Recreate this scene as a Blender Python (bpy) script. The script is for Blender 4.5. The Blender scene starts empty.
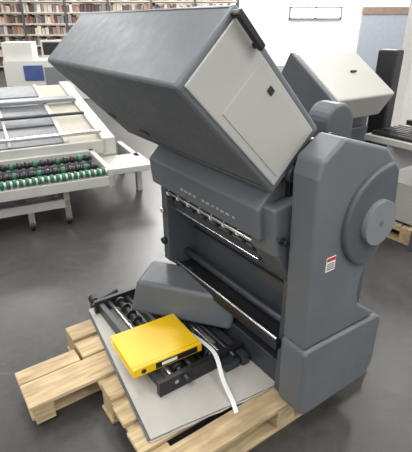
import bpy, math, random
from mathutils import Vector
random.seed(4)
S=bpy.context.scene
S.view_settings.view_transform='Standard'
S.view_settings.look='None'

def mat(name,col,rough=.5,metal=0,var=.12,scale=8,bump=0.0,spec=.5,wear=0):
    m=bpy.data.materials.new(name); m.use_nodes=True
    nt=m.node_tree; b=nt.nodes['Principled BSDF']
    b.inputs['Roughness'].default_value=rough; b.inputs['Metallic'].default_value=metal
    b.inputs['Specular IOR Level'].default_value=spec
    tc=nt.nodes.new('ShaderNodeTexCoord'); n=nt.nodes.new('ShaderNodeTexNoise')
    n.inputs['Scale'].default_value=scale; n.inputs['Detail'].default_value=6
    nt.links.new(tc.outputs['Object'],n.inputs['Vector'])
    r=nt.nodes.new('ShaderNodeValToRGB')
    r.color_ramp.elements[0].position=.3; r.color_ramp.elements[1].position=.7
    c0=[max(0,c*(1-var)) for c in col]; c1=[min(1,c*(1+var)) for c in col]
    r.color_ramp.elements[0].color=(*c0,1); r.color_ramp.elements[1].color=(*c1,1)
    nt.links.new(n.outputs['Fac'],r.inputs['Fac'])
    out=r.outputs['Color']
    if wear:
        n3=nt.nodes.new('ShaderNodeTexNoise'); n3.inputs['Scale'].default_value=22; n3.inputs['Detail'].default_value=12; n3.inputs['Roughness'].default_value=.75
        nt.links.new(tc.outputs['Object'],n3.inputs['Vector'])
        r3=nt.nodes.new('ShaderNodeValToRGB'); e=r3.color_ramp.elements
        e[0].position=.64; e[0].color=(0,0,0,1); e[1].position=.70; e[1].color=(wear,wear,wear,1)
        nt.links.new(n3.outputs['Fac'],r3.inputs['Fac'])
        mx=nt.nodes.new('ShaderNodeMix'); mx.data_type='RGBA'
        nt.links.new(r3.outputs['Color'],mx.inputs[0]); nt.links.new(out,mx.inputs[6]); mx.inputs[7].default_value=(.32,.31,.30,1)
        out=mx.outputs[2]
        mr=nt.nodes.new('ShaderNodeMapRange'); mr.inputs[1].default_value=.3; mr.inputs[2].default_value=.7; mr.inputs[3].default_value=rough-.08; mr.inputs[4].default_value=rough+.12
        nt.links.new(n3.outputs['Fac'],mr.inputs[0]); nt.links.new(mr.outputs[0],b.inputs['Roughness'])
    nt.links.new(out,b.inputs['Base Color'])
    if bump:
        bp=nt.nodes.new('ShaderNodeBump'); bp.inputs['Strength'].default_value=bump; bp.inputs['Distance'].default_value=.002
        n2=nt.nodes.new('ShaderNodeTexNoise'); n2.inputs['Scale'].default_value=350
        nt.links.new(tc.outputs['Object'],n2.inputs['Vector'])
        nt.links.new(n2.outputs['Fac'],bp.inputs['Height']); nt.links.new(bp.outputs['Normal'],b.inputs['Normal'])
    return m
def srgb(r,g,b):
    f=lambda c:((c/255+.055)/1.055)**2.4 if c>10 else c/255/12.92
    return (f(r),f(g),f(b))

GREY=mat('grey_paint',srgb(93,97,101),.42,bump=.2,var=.1,scale=3,wear=.25)
GREYL=mat('grey_paint_light',srgb(116,119,122),.42,bump=.15,var=.05,scale=3)
GREYD=mat('grey_paint_dark',srgb(74,78,83),.45,bump=.15,var=.08,scale=4,wear=.18)
BEIGE=mat('beige_paint',srgb(166,164,158),.42,bump=.1,var=.03,scale=3)
BEIGEL=mat('pale_paint',srgb(204,202,196),.5,var=.05,scale=3)
BEIGEM=mat('worn_pale_paint',srgb(170,169,162),.5,var=.08,scale=5)
BLACK=mat('black_plastic',srgb(28,28,30),.4,var=.2)
DARK=mat('dark_steel',srgb(52,56,61),.4,.2,var=.15)
PLATE=mat('slate_sheet_metal',srgb(66,71,77),.38,.1,var=.08,scale=3)
STEEL=mat('bright_steel',srgb(200,200,200),.25,.9,var=.1,scale=30)
WHITE=mat('white_plastic',srgb(225,225,222),.5,var=.03)
RED=mat('red_label',srgb(190,50,40),.5,var=.05)
GREEN=mat('green_rubber',srgb(30,95,64),.5,var=.1)
BLUE=mat('blue_paint',srgb(60,80,130),.5,var=.1)
YEL=mat('yellow_card',srgb(228,184,14),.4,var=.06)
YELD=mat('yellow_card_crease',srgb(170,130,10),.5,var=.05)
PAPER=mat('paper_pages',srgb(225,222,212),.8,var=.05,scale=60)
TAN=mat('grey_cardboard',srgb(176,172,164),.75,var=.07,scale=9)
TAN2=mat('tan_board',srgb(164,158,144),.7,var=.06,scale=6)

def woodmat():
    m=bpy.data.materials.new('pine_wood'); m.use_nodes=True; nt=m.node_tree; b=nt.nodes['Principled BSDF']
    b.inputs['Roughness'].default_value=.8
    tc=nt.nodes.new('ShaderNodeTexCoord'); mp=nt.nodes.new('ShaderNodeMapping'); mp.inputs['Scale'].default_value=(2,22,22)
    n=nt.nodes.new('ShaderNodeTexNoise'); n.inputs['Scale'].default_value=2.5; n.inputs['Detail'].default_value=8; n.inputs['Distortion'].default_value=.6
    r=nt.nodes.new('ShaderNodeValToRGB'); e=r.color_ramp.elements
    e[0].position=.25;e[0].color=(*srgb(154,130,96),1);e[1].position=.7;e[1].color=(*srgb(200,180,142),1)
    L=nt.links.new; L(tc.outputs['Object'],mp.inputs['Vector']);L(mp.outputs['Vector'],n.inputs['Vector']);L(n.outputs['Fac'],r.inputs['Fac'])
    n2=nt.nodes.new('ShaderNodeTexNoise'); n2.inputs['Scale'].default_value=5; n2.inputs['Detail'].default_value=6
    L(tc.outputs['Object'],n2.inputs['Vector'])
    r2=nt.nodes.new('ShaderNodeValToRGB'); e=r2.color_ramp.elements
    e[0].position=.38;e[0].color=(.66,.64,.62,1);e[1].position=.56;e[1].color=(1,1,1,1)
    L(n2.outputs['Fac'],r2.inputs['Fac'])
    mx=nt.nodes.new('ShaderNodeMix'); mx.data_type='RGBA'; mx.blend_type='MULTIPLY'; mx.inputs[0].default_value=.7
    L(r.outputs['Color'],mx.inputs[6]); L(r2.outputs['Color'],mx.inputs[7]); L(mx.outputs[2],b.inputs['Base Color'])
    return m
WOOD=woodmat()
def floormat():
    m=bpy.data.materials.new('polished_concrete'); m.use_nodes=True; nt=m.node_tree; b=nt.nodes['Principled BSDF']; L=nt.links.new
    tc=nt.nodes.new('ShaderNodeTexCoord')
    n=nt.nodes.new('ShaderNodeTexNoise'); n.inputs['Scale'].default_value=1.1; n.inputs['Detail'].default_value=10; n.inputs['Roughness'].default_value=.65; n.inputs['Distortion'].default_value=.4
    L(tc.outputs['Object'],n.inputs['Vector'])
    r=nt.nodes.new('ShaderNodeValToRGB'); e=r.color_ramp.elements
    e[0].position=.25;e[0].color=(*srgb(52,51,50),1);e[1].position=.8;e[1].color=(*srgb(78,76,74),1)
    L(n.outputs['Fac'],r.inputs['Fac'])
    n2=nt.nodes.new('ShaderNodeTexNoise'); n2.inputs['Scale'].default_value=18; n2.inputs['Detail'].default_value=12;n2.inputs['Roughness'].default_value=.75
    L(tc.outputs['Object'],n2.inputs['Vector'])
    r2=nt.nodes.new('ShaderNodeValToRGB'); e=r2.color_ramp.elements
    e[0].position=.36;e[0].color=(.5,.5,.5,1);e[1].position=.54;e[1].color=(1,1,1,1)
    L(n2.outputs['Fac'],r2.inputs['Fac'])
    mx=nt.nodes.new('ShaderNodeMix'); mx.data_type='RGBA'; mx.blend_type='MULTIPLY'; mx.inputs[0].default_value=.5
    L(r.outputs['Color'],mx.inputs[6]); L(r2.outputs['Color'],mx.inputs[7])
    # pale scuff streaks
    mp=nt.nodes.new('ShaderNodeMapping'); mp.inputs['Rotation'].default_value=(0,0,.6); mp.inputs['Scale'].default_value=(1.2,14,1)
    n4=nt.nodes.new('ShaderNodeTexNoise'); n4.inputs['Scale'].default_value=3; n4.inputs['Detail'].default_value=10; n4.inputs['Roughness'].default_value=.7
    L(tc.outputs['Object'],mp.inputs['Vector']);L(mp.outputs['Vector'],n4.inputs['Vector'])
    r4=nt.nodes.new('ShaderNodeValToRGB'); e=r4.color_ramp.elements
    e[0].position=.62;e[0].color=(0,0,0,1);e[1].position=.72;e[1].color=(.4,.4,.4,1)
    L(n4.outputs['Fac'],r4.inputs['Fac'])
    m2=nt.nodes.new('ShaderNodeMix'); m2.data_type='RGBA'; L(r4.outputs['Color'],m2.inputs[0]); L(mx.outputs[2],m2.inputs[6]); m2.inputs[7].default_value=(*srgb(120,117,112),1)
    L(m2.outputs[2],b.inputs['Base Color'])
    mr=nt.nodes.new('ShaderNodeMapRange'); mr.inputs[1].default_value=.3; mr.inputs[2].default_value=.7; mr.inputs[3].default_value=.27; mr.inputs[4].default_value=.42
    L(n2.outputs['Fac'],mr.inputs[0]); L(mr.outputs[0],b.inputs['Roughness'])
    b.inputs['Specular IOR Level'].default_value=.42
    return m

def empty(name,loc,rot=0):
    e=bpy.data.objects.new(name,None); S.collection.objects.link(e)
    e.location=loc; e.rotation_euler=(0,0,math.radians(rot)); e.empty_display_size=.1
    return e

class M:
    def __init__(s,name,parent=None,bevel=0,seg=2,loc=(0,0,0),rot=(0,0,0)):
        s.n=name;s.p=parent;s.bv=bevel;s.seg=seg;s.v=[];s.f=[];s.mi=[];s.sm=[];s.mats=[];s.loc=loc;s.rot=rot
    def _m(s,m):
        if m not in s.mats:s.mats.append(m)
        return s.mats.index(m)
    def add(s,vs,fs,m,smooth=None):
        o=len(s.v); s.v+= [tuple(v) for v in vs]; k=s._m(m)
        for i,f in enumerate(fs):
            s.f.append([o+j for j in f]); s.mi.append(k); s.sm.append(smooth[i] if smooth else False)
    def box(s,x0,x1,y0,y1,z0,z1,m):
        vs=[(x,y,z) for z in(z0,z1) for y in(y0,y1) for x in(x0,x1)]
        s.add(vs,[(0,2,3,1),(4,5,7,6),(0,1,5,4),(2,6,7,3),(0,4,6,2),(1,3,7,5)],m); return s
    def ext(s,A,B,m,smooth=False):
        n=len(A); s.add(list(A)+list(B),[tuple(range(n))[::-1],tuple(range(n,2*n))]+[(i,(i+1)%n,n+(i+1)%n,n+i) for i in range(n)],m,[False,False]+[smooth]*n); return s
    def py(s,prof,y0,y1,m,smooth=False):
        return s.ext([(a,y0,z) for a,z in prof],[(a,y1,z) for a,z in prof],m,smooth)
    def px(s,prof,x0,x1,m):
        return s.ext([(x0,a,z) for a,z in prof],[(x1,a,z) for a,z in prof],m)
    def cyl(s,p0,p1,r,m,seg=20,r1=None):
        p0=Vector(p0);p1=Vector(p1);d=(p1-p0).normalized()
        u=d.orthogonal().normalized();w=d.cross(u); r1=r if r1 is None else r1
        c=[(math.cos(2*math.pi*i/seg),math.sin(2*math.pi*i/seg)) for i in range(seg)]
        return s.ext([p0+(u*a+w*b)*r for a,b in c],[p1+(u*a+w*b)*r1 for a,b in c],m,True)
    def done(s):
        me=bpy.data.meshes.new(s.n); me.from_pydata(s.v,[],s.f)
        for m in s.mats: me.materials.append(m)
        for p,k,sm in zip(me.polygons,s.mi,s.sm): p.material_index=k; p.use_smooth=sm
        import bmesh
        bm=bmesh.new();bm.from_mesh(me);bmesh.ops.recalc_face_normals(bm,faces=bm.faces);bm.to_mesh(me);bm.free()
        o=bpy.data.objects.new(s.n,me);S.collection.objects.link(o)
        o.location=s.loc;o.rotation_euler=s.rot
        if s.p:o.parent=s.p
        if s.bv:
            b=o.modifiers.new('bevel','BEVEL');b.width=s.bv;b.segments=s.seg;b.limit_method='ANGLE';b.angle_limit=math.radians(32)
        return o
def arc(cx,cz,r,a0,a1,n=10):
    return [(cx+r*math.cos(math.radians(a0+(a1-a0)*i/n)),cz+r*math.sin(math.radians(a0+(a1-a0)*i/n))) for i in range(n+1)]

# ---------------- room -----------------
M('floor').box(-14,9,-4,22,-.1,0,floormat()).done()
WALL=mat('wall_paint',srgb(232,232,230),.8,var=.03,scale=1)
M('wall_back').box(-14,9,20,20.2,0,6,WALL).done()
M('wall_left').box(-14.2,-14,-4,20.2,0,6,WALL).done()
M('wall_right').box(9,9.2,-4,20.2,0,6,WALL).done()
M('ceiling').box(-14.2,9.2,-4,20.2,6,6.2,mat('ceiling_paint',srgb(205,205,205),.8,var=.03)).done()
EM=bpy.data.materials.new('daylight_glass');EM.use_nodes=True
EM.node_tree.nodes['Principled BSDF'].inputs['Emission Color'].default_value=(.97,.99,1,1)
EM.node_tree.nodes['Principled BSDF'].inputs['Emission Strength'].default_value=7
def window(nm,x0,x1,z0,z1,n):
    w=M(nm);w.box(x0,x1,19.93,19.99,z0,z1,EM)
    for i in range(n+1):
        x=x0+(x1-x0)*i/n; w.box(x-.03,x+.03,19.88,19.99,z0-.05,z1+.05,GREYL)
    w.box(x0-.04,x1+.04,19.88,19.99,z0-.06,z0,GREYL);w.box(x0-.04,x1+.04,19.88,19.99,z1,z1+.06,GREYL);w.done()
window('window_1',3.5,5.6,1.9,2.25,2)
window('fill_window',2.0,8.6,3.2,4.8,5)  # glowing strip above the view, added to brighten the back of the hall
PW=mat('blue_grey_paint',srgb(150,156,166),.7,var=.04)
M('partition_wall').box(4.9,8.95,15,15.12,0,1.95,PW).box(4.9,8.95,14.98,15.14,1.95,2.15,mat('brown_trim',srgb(130,112,98),.6)).done()
M('building_column',bevel=.02).box(2.86,3.28,6.4,6.8,0,6,BEIGEL).box(2.84,3.30,6.38,6.82,0,.25,GREYD).done()
C=[mat('goods_%d'%i,srgb(*c),.7) for i,c in enumerate([(146,104,88),(168,132,108),(108,84,78),(190,180,166),(134,130,128),(84,74,72),(204,196,184)])]
def rack(nm,x0,x1,y):
    r=M(nm)
    n=int((x1-x0)/1.6)
    for i in range(n+1):
        x=x0+(x1-x0)*i/n
        for yy in(y,y+.8): r.box(x-.04,x+.04,yy-.04,yy+.04,0,4.4,GREYD)
    z=.15
    while z<4.3:
        r.box(x0,x1,y-.03,y+.83,z-.03,z+.02,C[3])
        x=x0+.06
        while x<x1-.2:
            wd=random.uniform(.08,.17);h=random.uniform(.2,.3)
            r.box(x,x+wd*.85,y+random.uniform(0,.08),y+.7,z+.02,z+.02+h,random.choice(C)); x+=wd
        z+=.38
    r.done()
rack('storage_rack',-8.5,1.2,18)
rack('storage_rack.001',-13.5,-8.9,16)

# --------------- main machine ---------------
FM=empty('folding_machine',(.411,1.343,0),35)
R=.7071
def hp(a,b):
    return (-.5+R*a+R*b,1.546+R*a-R*b)
h=M('hood',FM,.014,3)
h.py([hp(0,0),hp(.29,0),hp(.29,.55),hp(0,.55)],.15,1.29,GREY); h.done()
d=M('hood_door',FM,.004,2)
d.py([hp(.022,.02),hp(.262,.02),hp(.262,.52),hp(.022,.52)],.143,.152,BEIGE)
d.done()
d=M('hood_door_panel',FM,.002,2)
d.py([hp(.05,.17),hp(.245,.17),hp(.245,.5),hp(.05,.5)],.1405,.1435,BEIGE);d.done()
d=M('hood_lock',FM,.001,1)
d.py([hp(.205,.25),hp(.225,.25),hp(.225,.275),hp(.205,.275)],.136,.1415,BLACK);d.done()
hd=M('hood_handle',FM,.006,3)
hd.py([hp(.25,.0),hp(.268,.0),hp(.268,.02),hp(.25,.02)],.12,.152,BLACK)
hd.py([hp(.25,.11),hp(.268,.11),hp(.268,.13),hp(.25,.13)],.12,.152,BLACK)
hd.py([hp(.245,-.002),hp(.269,-.002),hp(.269,.132),hp(.245,.132)],.108,.126,BLACK);hd.done()
l=M('hood_latches',FM,.002,1)
for b,wv in((1.16,.36),(.9,.42)):
    l.py([hp(-.005,wv),hp(.01,wv),hp(.01,wv+.025),hp(-.005,wv+.025)],b,b+.07,BLACK)
l.done()
l=M('hood_seams',FM)
l.py([hp(-.0012,.5),hp(.002,.5),hp(.002,.503),hp(-.0012,.503)],.17,1.27,BLACK)
l.py([hp(.27,-.0012),hp(.273,-.0012),hp(.273,.002),hp(.27,.002)],.17,1.27,BLACK)
l.done()
c=M('front_cover',FM,.01,3)
c.py([(-.135,1.085),(-.12,.955),(.1,.93),(.1,1.2),(-.05,1.17)],.2,1.03,GREY);c.done()
t=M('cover_lettering',FM)
for i in range(11):
    b=.34+.035*i; b+= .03 if i>6 else 0
    z=1.0; a=-.135+(1.085-z)/.13*.015
    t.box(a-.003,a+.002,b,b+random.uniform(.012,.024),z,z+.008,BEIGE)
t.done()
r=M('roller_bank',FM,.002,1)
r.box(-.07,.1,.29,.98,.925,.955,DARK)
r.cyl((-.068,.29,.908),(-.068,.98,.908),.011,STEEL)
r.cyl((-.0,.29,.88),(.0,.98,.88),.02,DARK)
r.cyl((-.06,.29,.875),(-.06,.98,.875),.013,DARK)
r.cyl((.04,.29,.83),(.04,.98,.83),.022,DARK)
for i in range(7):
    b=.33+i*.095; r.box(-.078,-.02,b,b+.018,.875,.915,BLACK); r.cyl((-.065,b+.05,.905),(-.065,b+.062,.905),.015,WHITE)
r.box(-.03,.1,.29,.98,.80,.84,PLATE)
r.box(-.035,-.03,.29,.98,.805,.812,STEEL)
r.done()
s=M('side_housing',FM,.012,3)
s.py([(-.11,1.10),(.15,1.13),(.16,.69),(.02,.75),(-.08,.90)],.14,.29,GREY);s.done()
s=M('housing_knobs',FM,.002,2)
s.cyl((.05,.14,.93),(.05,.10,.93),.022,BLACK);s.cyl((.02,.14,1.0),(.02,.115,1.0),.01,STEEL);s.box(.0,.09,.11,.139,.86,.88,BLACK)
s.cyl((-.06,.14,.965),(-.06,.11,.965),.014,BLACK);s.cyl((-.06,.125,.965),(-.1,.12,.99),.007,BLACK)
s.done()
s=M('body_panels',FM,.006,2)
s.box(.1,.12,.13,.97,.17,.95,PLATE)
s.box(.12,.5,.13,.97,.17,1.12,GREYD)
s.py([(-.075,.5),(-.08,.96),(.12,1.0),(.12,.17),(.02,.17),(.02,.42)],.965,1.02,GREYD)
s.box(0,.1,.131,.17,.17,.76,PLATE)
s.cyl((-.08,.99,.62),(-.1,.99,.62),.02,BLACK);s.cyl((-.078,.99,.8),(-.1,.99,.8),.014,STEEL)
s.done()
s=M('lower_rail',FM,.002,1)
s.cyl((-.03,.15,.485),(-.03,.97,.485),.007,STEEL)
s.box(-.03,.1,.15,.97,.42,.465,BLACK)
s.box(0.03,.1,.17,.97,.17,.3,DARK)
s.cyl((.04,.15,.53),(.04,.97,.53),.02,DARK)
s.box(.09,.1,.15,.97,.66,.67,BLACK)
s.done()
s=M('drive_tower',FM,.02,4)
up=[(-.03,.525),(-.05,1.1),(-.06,1.24),(-.045,1.30),(.05,1.365)]+[(.30,1.295),(.35,1.25),(.38,1.08),(.365,.95),(.275,.77),(.265,.69),(.29,.62),(.40,.54),(.43,.515)]
s.py(up,0,.12,GREY)
s.done()
s=M('tower_base',FM,.022,4)
s.py([(-.015,.17),(-.03,.5),(-.01,.52),(.44,.505),(.475,.48),(.475,.22),(.44,.15),(.02,.15)],-.01,.13,GREY);s.done()
s=M('tower_round_boss',FM,.012,3)
bp=arc(.30,1.03,.205,100,255,30)+[(.30,.85),(.35,.93),(.386,1.06),(.367,1.21),(.33,1.245)]
s.py(bp,-.022,.06,GREYD);s.done()
s=M('hand_wheel',FM,.008,3)
s.cyl((.272,-.02,1.02),(.272,-.044,1.02),.090,GREYL,48)
s.cyl((.272,-.044,1.02),(.272,-.046,1.02),.012,GREY,30);s.done()
s=M('warning_label',FM)
s.box(.035,.085,-.0015,.001,.865,.925,WHITE);s.box(.037,.083,-.0025,.001,.908,.922,RED)
for i in range(4): s.box(.04,.08,-.0025,.001,.872+i*.008,.875+i*.008,BLACK)
s.done()
s=M('rear_arch_cover',FM,.015,3)
s.py([(.31,.9),(.31,1.3)]+arc(.40,1.31,.09,180,0,14)+[(.49,.9)],.3,.42,GREYD);s.done()
s=M('hinge_parts',FM,.004,2)
s.py([(.0,1.1),(.0,1.24),(.06,1.32),(.12,1.32),(.2,1.2),(.2,1.1)],.18,.24,BLACK)
s.cyl((.1,.15,1.28),(.1,.5,1.28),.02,BLACK);s.box(.1,.25,.2,.3,1.12,1.22,DARK)
s.cyl((.04,.125,1.25),(.14,.125,1.34),.016,BLACK);s.cyl((-.03,.13,1.22),(-.03,.17,1.22),.03,DARK)
s.py([(-.05,1.1),(-.05,1.2),(.08,1.33),(.3,1.2),(.3,1.1)],.3,.97,DARK)
s.done()

# --------------- pallets ---------------
PL=empty('wooden_pallet',(.411,1.343,0),35)
p=M('deck_boards',PL,.003,1)
for i,b in enumerate([.08,.24,.40,.56,.90,1.06]):
    p.box(-.65+random.uniform(-.01,.01),.62,b,b+.12,.125,.148,WOOD)
p.box(-.96,.62,.72,.885,.125,.148,WOOD)
p.box(-.96,-.66,.89,.985,.125,.148,WOOD)
p.done()
p=M('bottom_boards',PL,.003,1)
for b in(.08,.55,1.06): p.box(-.65,.62,b,b+.12,.001,.022,WOOD)
p.box(-.95,-.2,.78,.88,.001,.022,WOOD)
p.done()
p=M('blocks',PL,.003,1)
for a in(-.64,-.05,.5):
    for b in(.08,.55,1.06): p.box(a,a+.11,b,b+.12,.022,.1,WOOD)
    p.box(a,a+.11,.08,1.18,.1,.125,WOOD)
p.box(-.94,-.85,.73,.97,.022,.125,WOOD)
p.done()
def pallet(nm,loc,rot,lx,ly):
    P=empty(nm,loc,rot)
    p=M('boards',P,.003,1)
    n=6
    for i in range(n):
        y=i*(ly-.1)/(n-1); p.box(0,lx,y,y+.1,.12,.142,WOOD)
    for x in(0,lx/2-.05,lx-.1):
        p.box(x,x+.1,0,ly,.098,.12,WOOD);p.box(x,x+.1,0,ly,0,.02,WOOD)
        for y in(0,ly/2-.05,ly-.1): p.box(x,x+.1,y,y+.1,.02,.098,WOOD)
    p.done()
rz=math.radians(35-7)
HB=M('cardboard_sheets',None,.0015,1,loc=(.411+.819*-.60-.574*.255,1.343+.574*-.60+.819*.255,0),rot=(0,0,rz))
def ragged(x0,x1,y0,y1,z0,z1,m):
    pts=[(x0,y0)]
    x=x0
    while x<x1-.05:
        x+=random.uniform(.02,.045); pts.append((x,y0+random.uniform(-.003,.003)))
    pts+=[(x1,y0),(x1,y1),(x0,y1)]
    HB.ext([(a,b,z0) for a,b in pts],[(a,b,z1) for a,b in pts],m)
ragged(0,.66,0,1.0,.149,.156,TAN);ragged(-.008,.65,.006,.99,.1565,.160,GREYD);ragged(.004,.655,.004,1.0,.1605,.168,TAN);HB.done()
# shaft assembly
SA=empty('roller_shaft_assembly',(.411,1.343,0),35)
s=M('frame_bars',SA,.003,2)
z0=.17
s.box(-.44,-.41,.45,1.2,z0,.235,DARK)
s.box(-.03,0.01,.36,1.18,z0,.225,DARK)
s.box(-.46,.02,.42,.45,z0,.25,BLACK);s.box(-.46,-.02,1.17,1.20,z0,.25,BLACK)
s.box(-.2,-.18,.45,1.17,z0,.21,BLACK)
s.box(-.3,-.02,.50,.56,z0,.19,DARK)
s.box(-.12,-.04,.37,.42,z0,.215,DARK)
s.done()
s=M('shafts',SA,.001,1)
for a,zz,rr,mm in((-.37,.215,.012,STEEL),(-.32,.22,.018,BLACK),(-.26,.215,.012,DARK),(-.14,.22,.016,BLACK),(-.09,.21,.010,STEEL),(-.055,.225,.014,BLACK)):
    s.cyl((a,.39 if rr>.013 else .42,zz),(a,1.24,zz),rr,mm)
for i in range(10):
    b=.48+i*.072
    s.cyl((-.32,b,.22),(-.32,b+.02,.22),.03,BLACK);s.cyl((-.14,b,.22),(-.14,b+.015,.22),.028,DARK)
s.cyl((-.44,1.22,.22),(-.44,1.27,.22),.025,BLACK);s.cyl((-.48,1.18,.23),(-.3,1.22,.25),.012,BLACK)
s.done()
# binder: covers, spine with label + finger hole, creased hinge line, pages inside
BD=empty('ring_binder',(.411+.819*-.54-.574*.51,1.343+.574*-.54+.819*.51,.2565),32)
s=M('binder_covers',BD,.0015,2)
s.box(0,.355,.0,.29,0,.003,YEL);s.px([(0,.042),(.29,.034),(.29,.037),(0,.045)],0,.355,YEL);s.box(0,.355,-.003,.0,0,.045,YEL)
s.done()
s=M('binder_creases',BD)
s.px([(.016,.0442),(.019,.0442),(.019,.0450),(.016,.0452)],.001,.354,YELD)
s.box(.0,.355,-.0036,-.003,.0015,.004,YELD)
s.done()
s=M('binder_pages',BD)
s.box(.012,.34,.02,.28,.004,.030,PAPER);s.done()
s=M('binder_rings',BD)
s.cyl((.17,.012,.020),(.19,.012,.020),.011,STEEL);s.cyl((.12,.012,.020),(.13,.012,.020),.011,STEEL);s.done()
s=M('binder_spine_label',BD)
s.cyl((.05,-.0032,.023),(.05,-.005,.023),.012,BLACK);s.box(.11,.33,-.005,-.003,.007,.039,BLACK);s.box(.14,.22,-.0055,-.003,.014,.032,WHITE)
s.done()
# loose grey cover
GC=M('motor_cover',None,.022,5,loc=(-.085,1.965,.2565),rot=(0,0,math.radians(-13.5)))
bot=[(-.325,-.09,0),(.25,-.13,0),(.26,.11,0),(-.31,.12,0)]
top=[(-.275,-.085,.20),(.285,-.115,.185),(.255,.10,.20),(-.255,.13,.22)]
GC.ext(bot,top,GREY);GC.done()
def ribbon(name,pts,w,m):
    e1=Vector((.819,.574,0));e2=Vector((-.574,.819,0))
    cu=bpy.data.curves.new(name,'CURVE');cu.dimensions='3D';cu.extrude=w/2;cu.bevel_depth=.0008
    sp=cu.splines.new('NURBS');sp.points.add(len(pts)-1)
    for q,(a,b,z) in zip(sp.points,pts):
        v=Vector((.411,1.343,0))+e1*a+e2*b; q.co=(v.x,v.y,z,1);q.tilt=math.radians(90)
    sp.use_endpoint_u=True;sp.order_u=4
    cu.materials.append(m);o=bpy.data.objects.new(name,cu);S.collection.objects.link(o);return o
ribbon('packing_strap',[(-.165,.62,.262),(-.155,.56,.265),(-.15,.46,.275),(-.155,.40,.27),(-.18,.33,.2),(-.2,.25,.19),(-.215,.19,.18),(-.22,.14,.1)],.020,WHITE)

# --------------- background left conveyor ---------------
CV=empty('sheet_delivery_conveyor',(-1.288,3.635,0),27)
s=M('base_frame',CV,.006,2)
for q in(0,1.1):
    s.box(-1.6,.05,q,q+.06,.17,.25,BEIGEM)
for x in(-1.5,-.7,-.01): s.box(x,x+.06,0,1.16,.17,.25,BEIGEM)
for x in(-1.5,-.7,.0):
    for q in(0,1.1): s.box(x,x+.05,q,q+.05,.08,.45,BEIGEM)
s.box(-.7,.95,.55,.61,.22,.36,BEIGEM); s.box(.87,.93,.55,.61,.0,.3,BEIGEM); s.box(.87,.93,1.2,1.26,.0,.3,BEIGEM); s.box(.87,.93,.55,1.26,.26,.4,BEIGEM)
s.done()
s=M('casters',CV,.003,1)
for x in(-1.48,-.68,-.3,.02):
    for q in(.025,1.125):
        s.cyl((x-.015,q,.045),(x+.02,q,.045),.045,BLACK);s.box(x-.025,x+.03,q-.03,q+.03,.05,.175,STEEL)
s.done()
s=M('conveyor_bed',CV,.004,1)
s.box(-1.6,.45,-.1,-.06,.35,.44,BEIGEM);s.box(-1.6,.45,.62,.68,.38,.5,BEIGEM)
s.box(-1.6,.45,-.06,.62,.34,.38,GREYD)
s.box(.45,.95,.2,.68,.34,.4,BEIGEM)
s.box(.40,.45,-.1,.68,.34,.5,BEIGEM)
for i in range(20): s.box(-1.55+i*.1,-1.52+i*.1,-.06,.62,.42,.43,DARK)
s.done()
s=M('striped_rollers',CV)
for q,z,st in((-.06,.48,.05),(.2,.46,.07),(.45,.48,.07)):
    x=-1.3;i=0
    while x<.36:
        s.cyl((x,q,z),(x+st*.6,q,z),.034,GREEN if q<0 or i%3==1 else BLACK,16);s.cyl((x+st*.6,q,z),(x+st,q,z),.024,WHITE if q<0 else DARK,12);x+=st;i+=1
s.done()
s=M('register_table',CV,.005,1)
def slab(x0,x1,q0,q1,z0,z1,th,m): s.px([(q0,z0),(q1,z1),(q1,z1-th),(q0,z0-th)],x0,x1,m)
slab(-1.8,.62,.7,2.9,.56,.90,.05,TAN2); slab(-1.8,.18,.76,2.85,.585,.91,.015,GREY)
slab(.56,.70,.68,3.0,.6,.93,.18,BEIGEM)
slab(.18,.23,.75,2.85,.60,.925,.04,BEIGEM)
for x in(-1.4,-.9,-.35): slab(x,x+.03,.75,2.8,.605,.925,.02,BEIGEM)
for q in(.95,1.25,1.6,2.3): 
    z=.585+(q-.76)*.155; s.box(-1.8,.18,q,q+.03,z,z+.02,GREYD)
s.box(-1.8,.6,.68,.72,.44,.58,BEIGEM); s.cyl((-1.8,.80,.65),(.58,.80,.65),.022,STEEL)
s.cyl((-1.8,1.45,.74),(.56,1.45,.74),.018,DARK);slab(-1.8,.58,1.95,2.08,.84,.86,.04,GREYL)
s.box(.45,.6,2.3,2.5,0,.78,BEIGEM);s.box(-1.8,-1.6,2.3,2.5,0,.78,BEIGEM)
s.done()
K=empty('control_cabinet',(-2.75,7.4,0),10)
s=M('cabinet_body',K,.02,2)
s.box(-.5,.5,0,.7,0,1.15,BEIGEL);s.box(-.5,-.05,.1,.6,1.15,1.42,BEIGEL);s.box(-.2,.1,-.02,.0,.85,1.08,BLUE);s.box(.12,.48,-.015,0,.2,1.05,GREYL)
s.box(.1,.45,.1,.2,1.2,1.45,BEIGEL);s.box(.13,.42,.09,.1,1.23,1.42,BLACK);s.cyl((.27,.2,1.15),(.27,.2,1.25),.03,GREYD);s.done()
K=empty('press_unit',(-2.6,11,0),5)
s=M('press_body',K,.03,2)
s.box(-1.2,.9,0,1.2,0,1.0,BEIGEL);s.box(-.9,.4,.1,1.1,1.0,1.3,GREYL);s.box(-.8,.3,-.02,0,.5,.9,BLUE);s.done()
K=empty('paper_feeder',(-4.5,7.5,0),15)
s=M('feeder_body',K,.03,2)
s.box(-.8,.4,0,1,0,1.5,BEIGEL);s.box(-.9,.5,-.05,1.05,1.5,1.6,GREYL);s.box(-.5,.2,-.02,0,.6,1.3,GREY);s.done()

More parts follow.
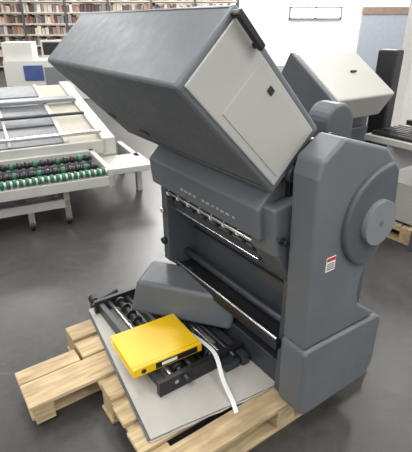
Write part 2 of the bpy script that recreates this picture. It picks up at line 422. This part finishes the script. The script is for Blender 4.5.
# --------------- background right machine ---------------
pallet('wooden_pallet.001',(.82,3.42,0),35,1.0,.9)
F2=empty('folding_machine.001',(.698,3.56,0),35)
s=M('hood',F2,.015,2)
s.px([(0,1.49),(-.45,1.19),(-.33,1.0),(.12,1.3)],0,.70,BEIGE);s.done()
s=M('hood_side',F2,.01,2)
s.px([(.02,1.5),(-.46,1.18),(-.33,.98),(.13,1.3)],-.05,.0,GREYD);s.done()
s=M('hood_knob',F2,.004,2)
s.box(.4,.46,-.23,-.21,1.345,1.362,BLACK);s.done()
s=M('body',F2,.015,2)
s.box(.05,.75,-.2,.6,.145,1.1,GREY);s.box(.1,.7,-.25,-.2,.2,.9,GREYD)
s.done()
s=M('control_tower',F2,.02,3)
s.box(.85,.97,-.3,-.12,.2,1.5,BLACK);s.box(.75,.98,-.2,.1,.145,.6,GREYD);s.done()
s=M('delivery_table',F2,.006,2)
s.box(.5,1.8,-1.0,-.36,.82,.87,BEIGE);s.box(.5,1.8,-1.02,-1.0,.76,.9,BEIGEL)
for i in range(7): s.cyl((.55+i*.06,-.98,.885),(.55+i*.06,-.4,.885),.018,BLACK,12)
s.box(1.0,1.7,-.9,-.45,.87,.885,GREYL);s.box(1.02,1.08,-.95,-.4,.885,.93,BLACK);s.box(1.3,1.34,-.95,-.4,.885,.91,STEEL)
for a in(.55,1.7):
    for b in(-.95,-.45): s.box(a,a+.05,b,b+.05,0,.82,GREYD)
s.done()
pallet('wooden_pallet.002',(1.70,3.2,0),35,.9,.7)
K=empty('storage_cabinet',(1.72,3.24,0),35)
s=M('cabinet_shell',K,.01,2);s.box(0,.6,0,.4,.17,.50,BEIGE);s.box(.02,.58,-.006,0,.2,.47,BEIGEL);s.box(.03,.57,.03,.37,.143,.17,BLACK);s.done()

# --------------- lights ---------------
W=bpy.data.worlds.new('w');S.world=W;W.use_nodes=True
W.node_tree.nodes['Background'].inputs[0].default_value=(.96,.98,1,1);W.node_tree.nodes['Background'].inputs[1].default_value=1.25
i=0
for x,e in((-6,140),(-1.5,180),(4,270)):
    for y in(-1.5,3,8,13,17.5):  # last row is extra lamps, added to brighten the back wall
        L=bpy.data.lights.new('tube','AREA');L.shape='RECTANGLE';L.size=.6;L.size_y=3;L.energy=e*(2.1 if y>12 else 1);L.color=(1,.985,.965)
        o=bpy.data.objects.new('ceiling_light'+('.%03d'%i if i else ''),L);S.collection.objects.link(o);o.location=(x,y,5.85);i+=1
cd=bpy.data.cameras.new('cam');cam=bpy.data.objects.new('camera',cd);S.collection.objects.link(cam)
cd.sensor_fit='HORIZONTAL';cd.sensor_width=36;cd.lens=36*430/412;cd.clip_start=.05
cam.location=(0,0,1.7);cam.rotation_euler=(math.radians(90)-math.atan(203/430),0,0)
S.camera=cam
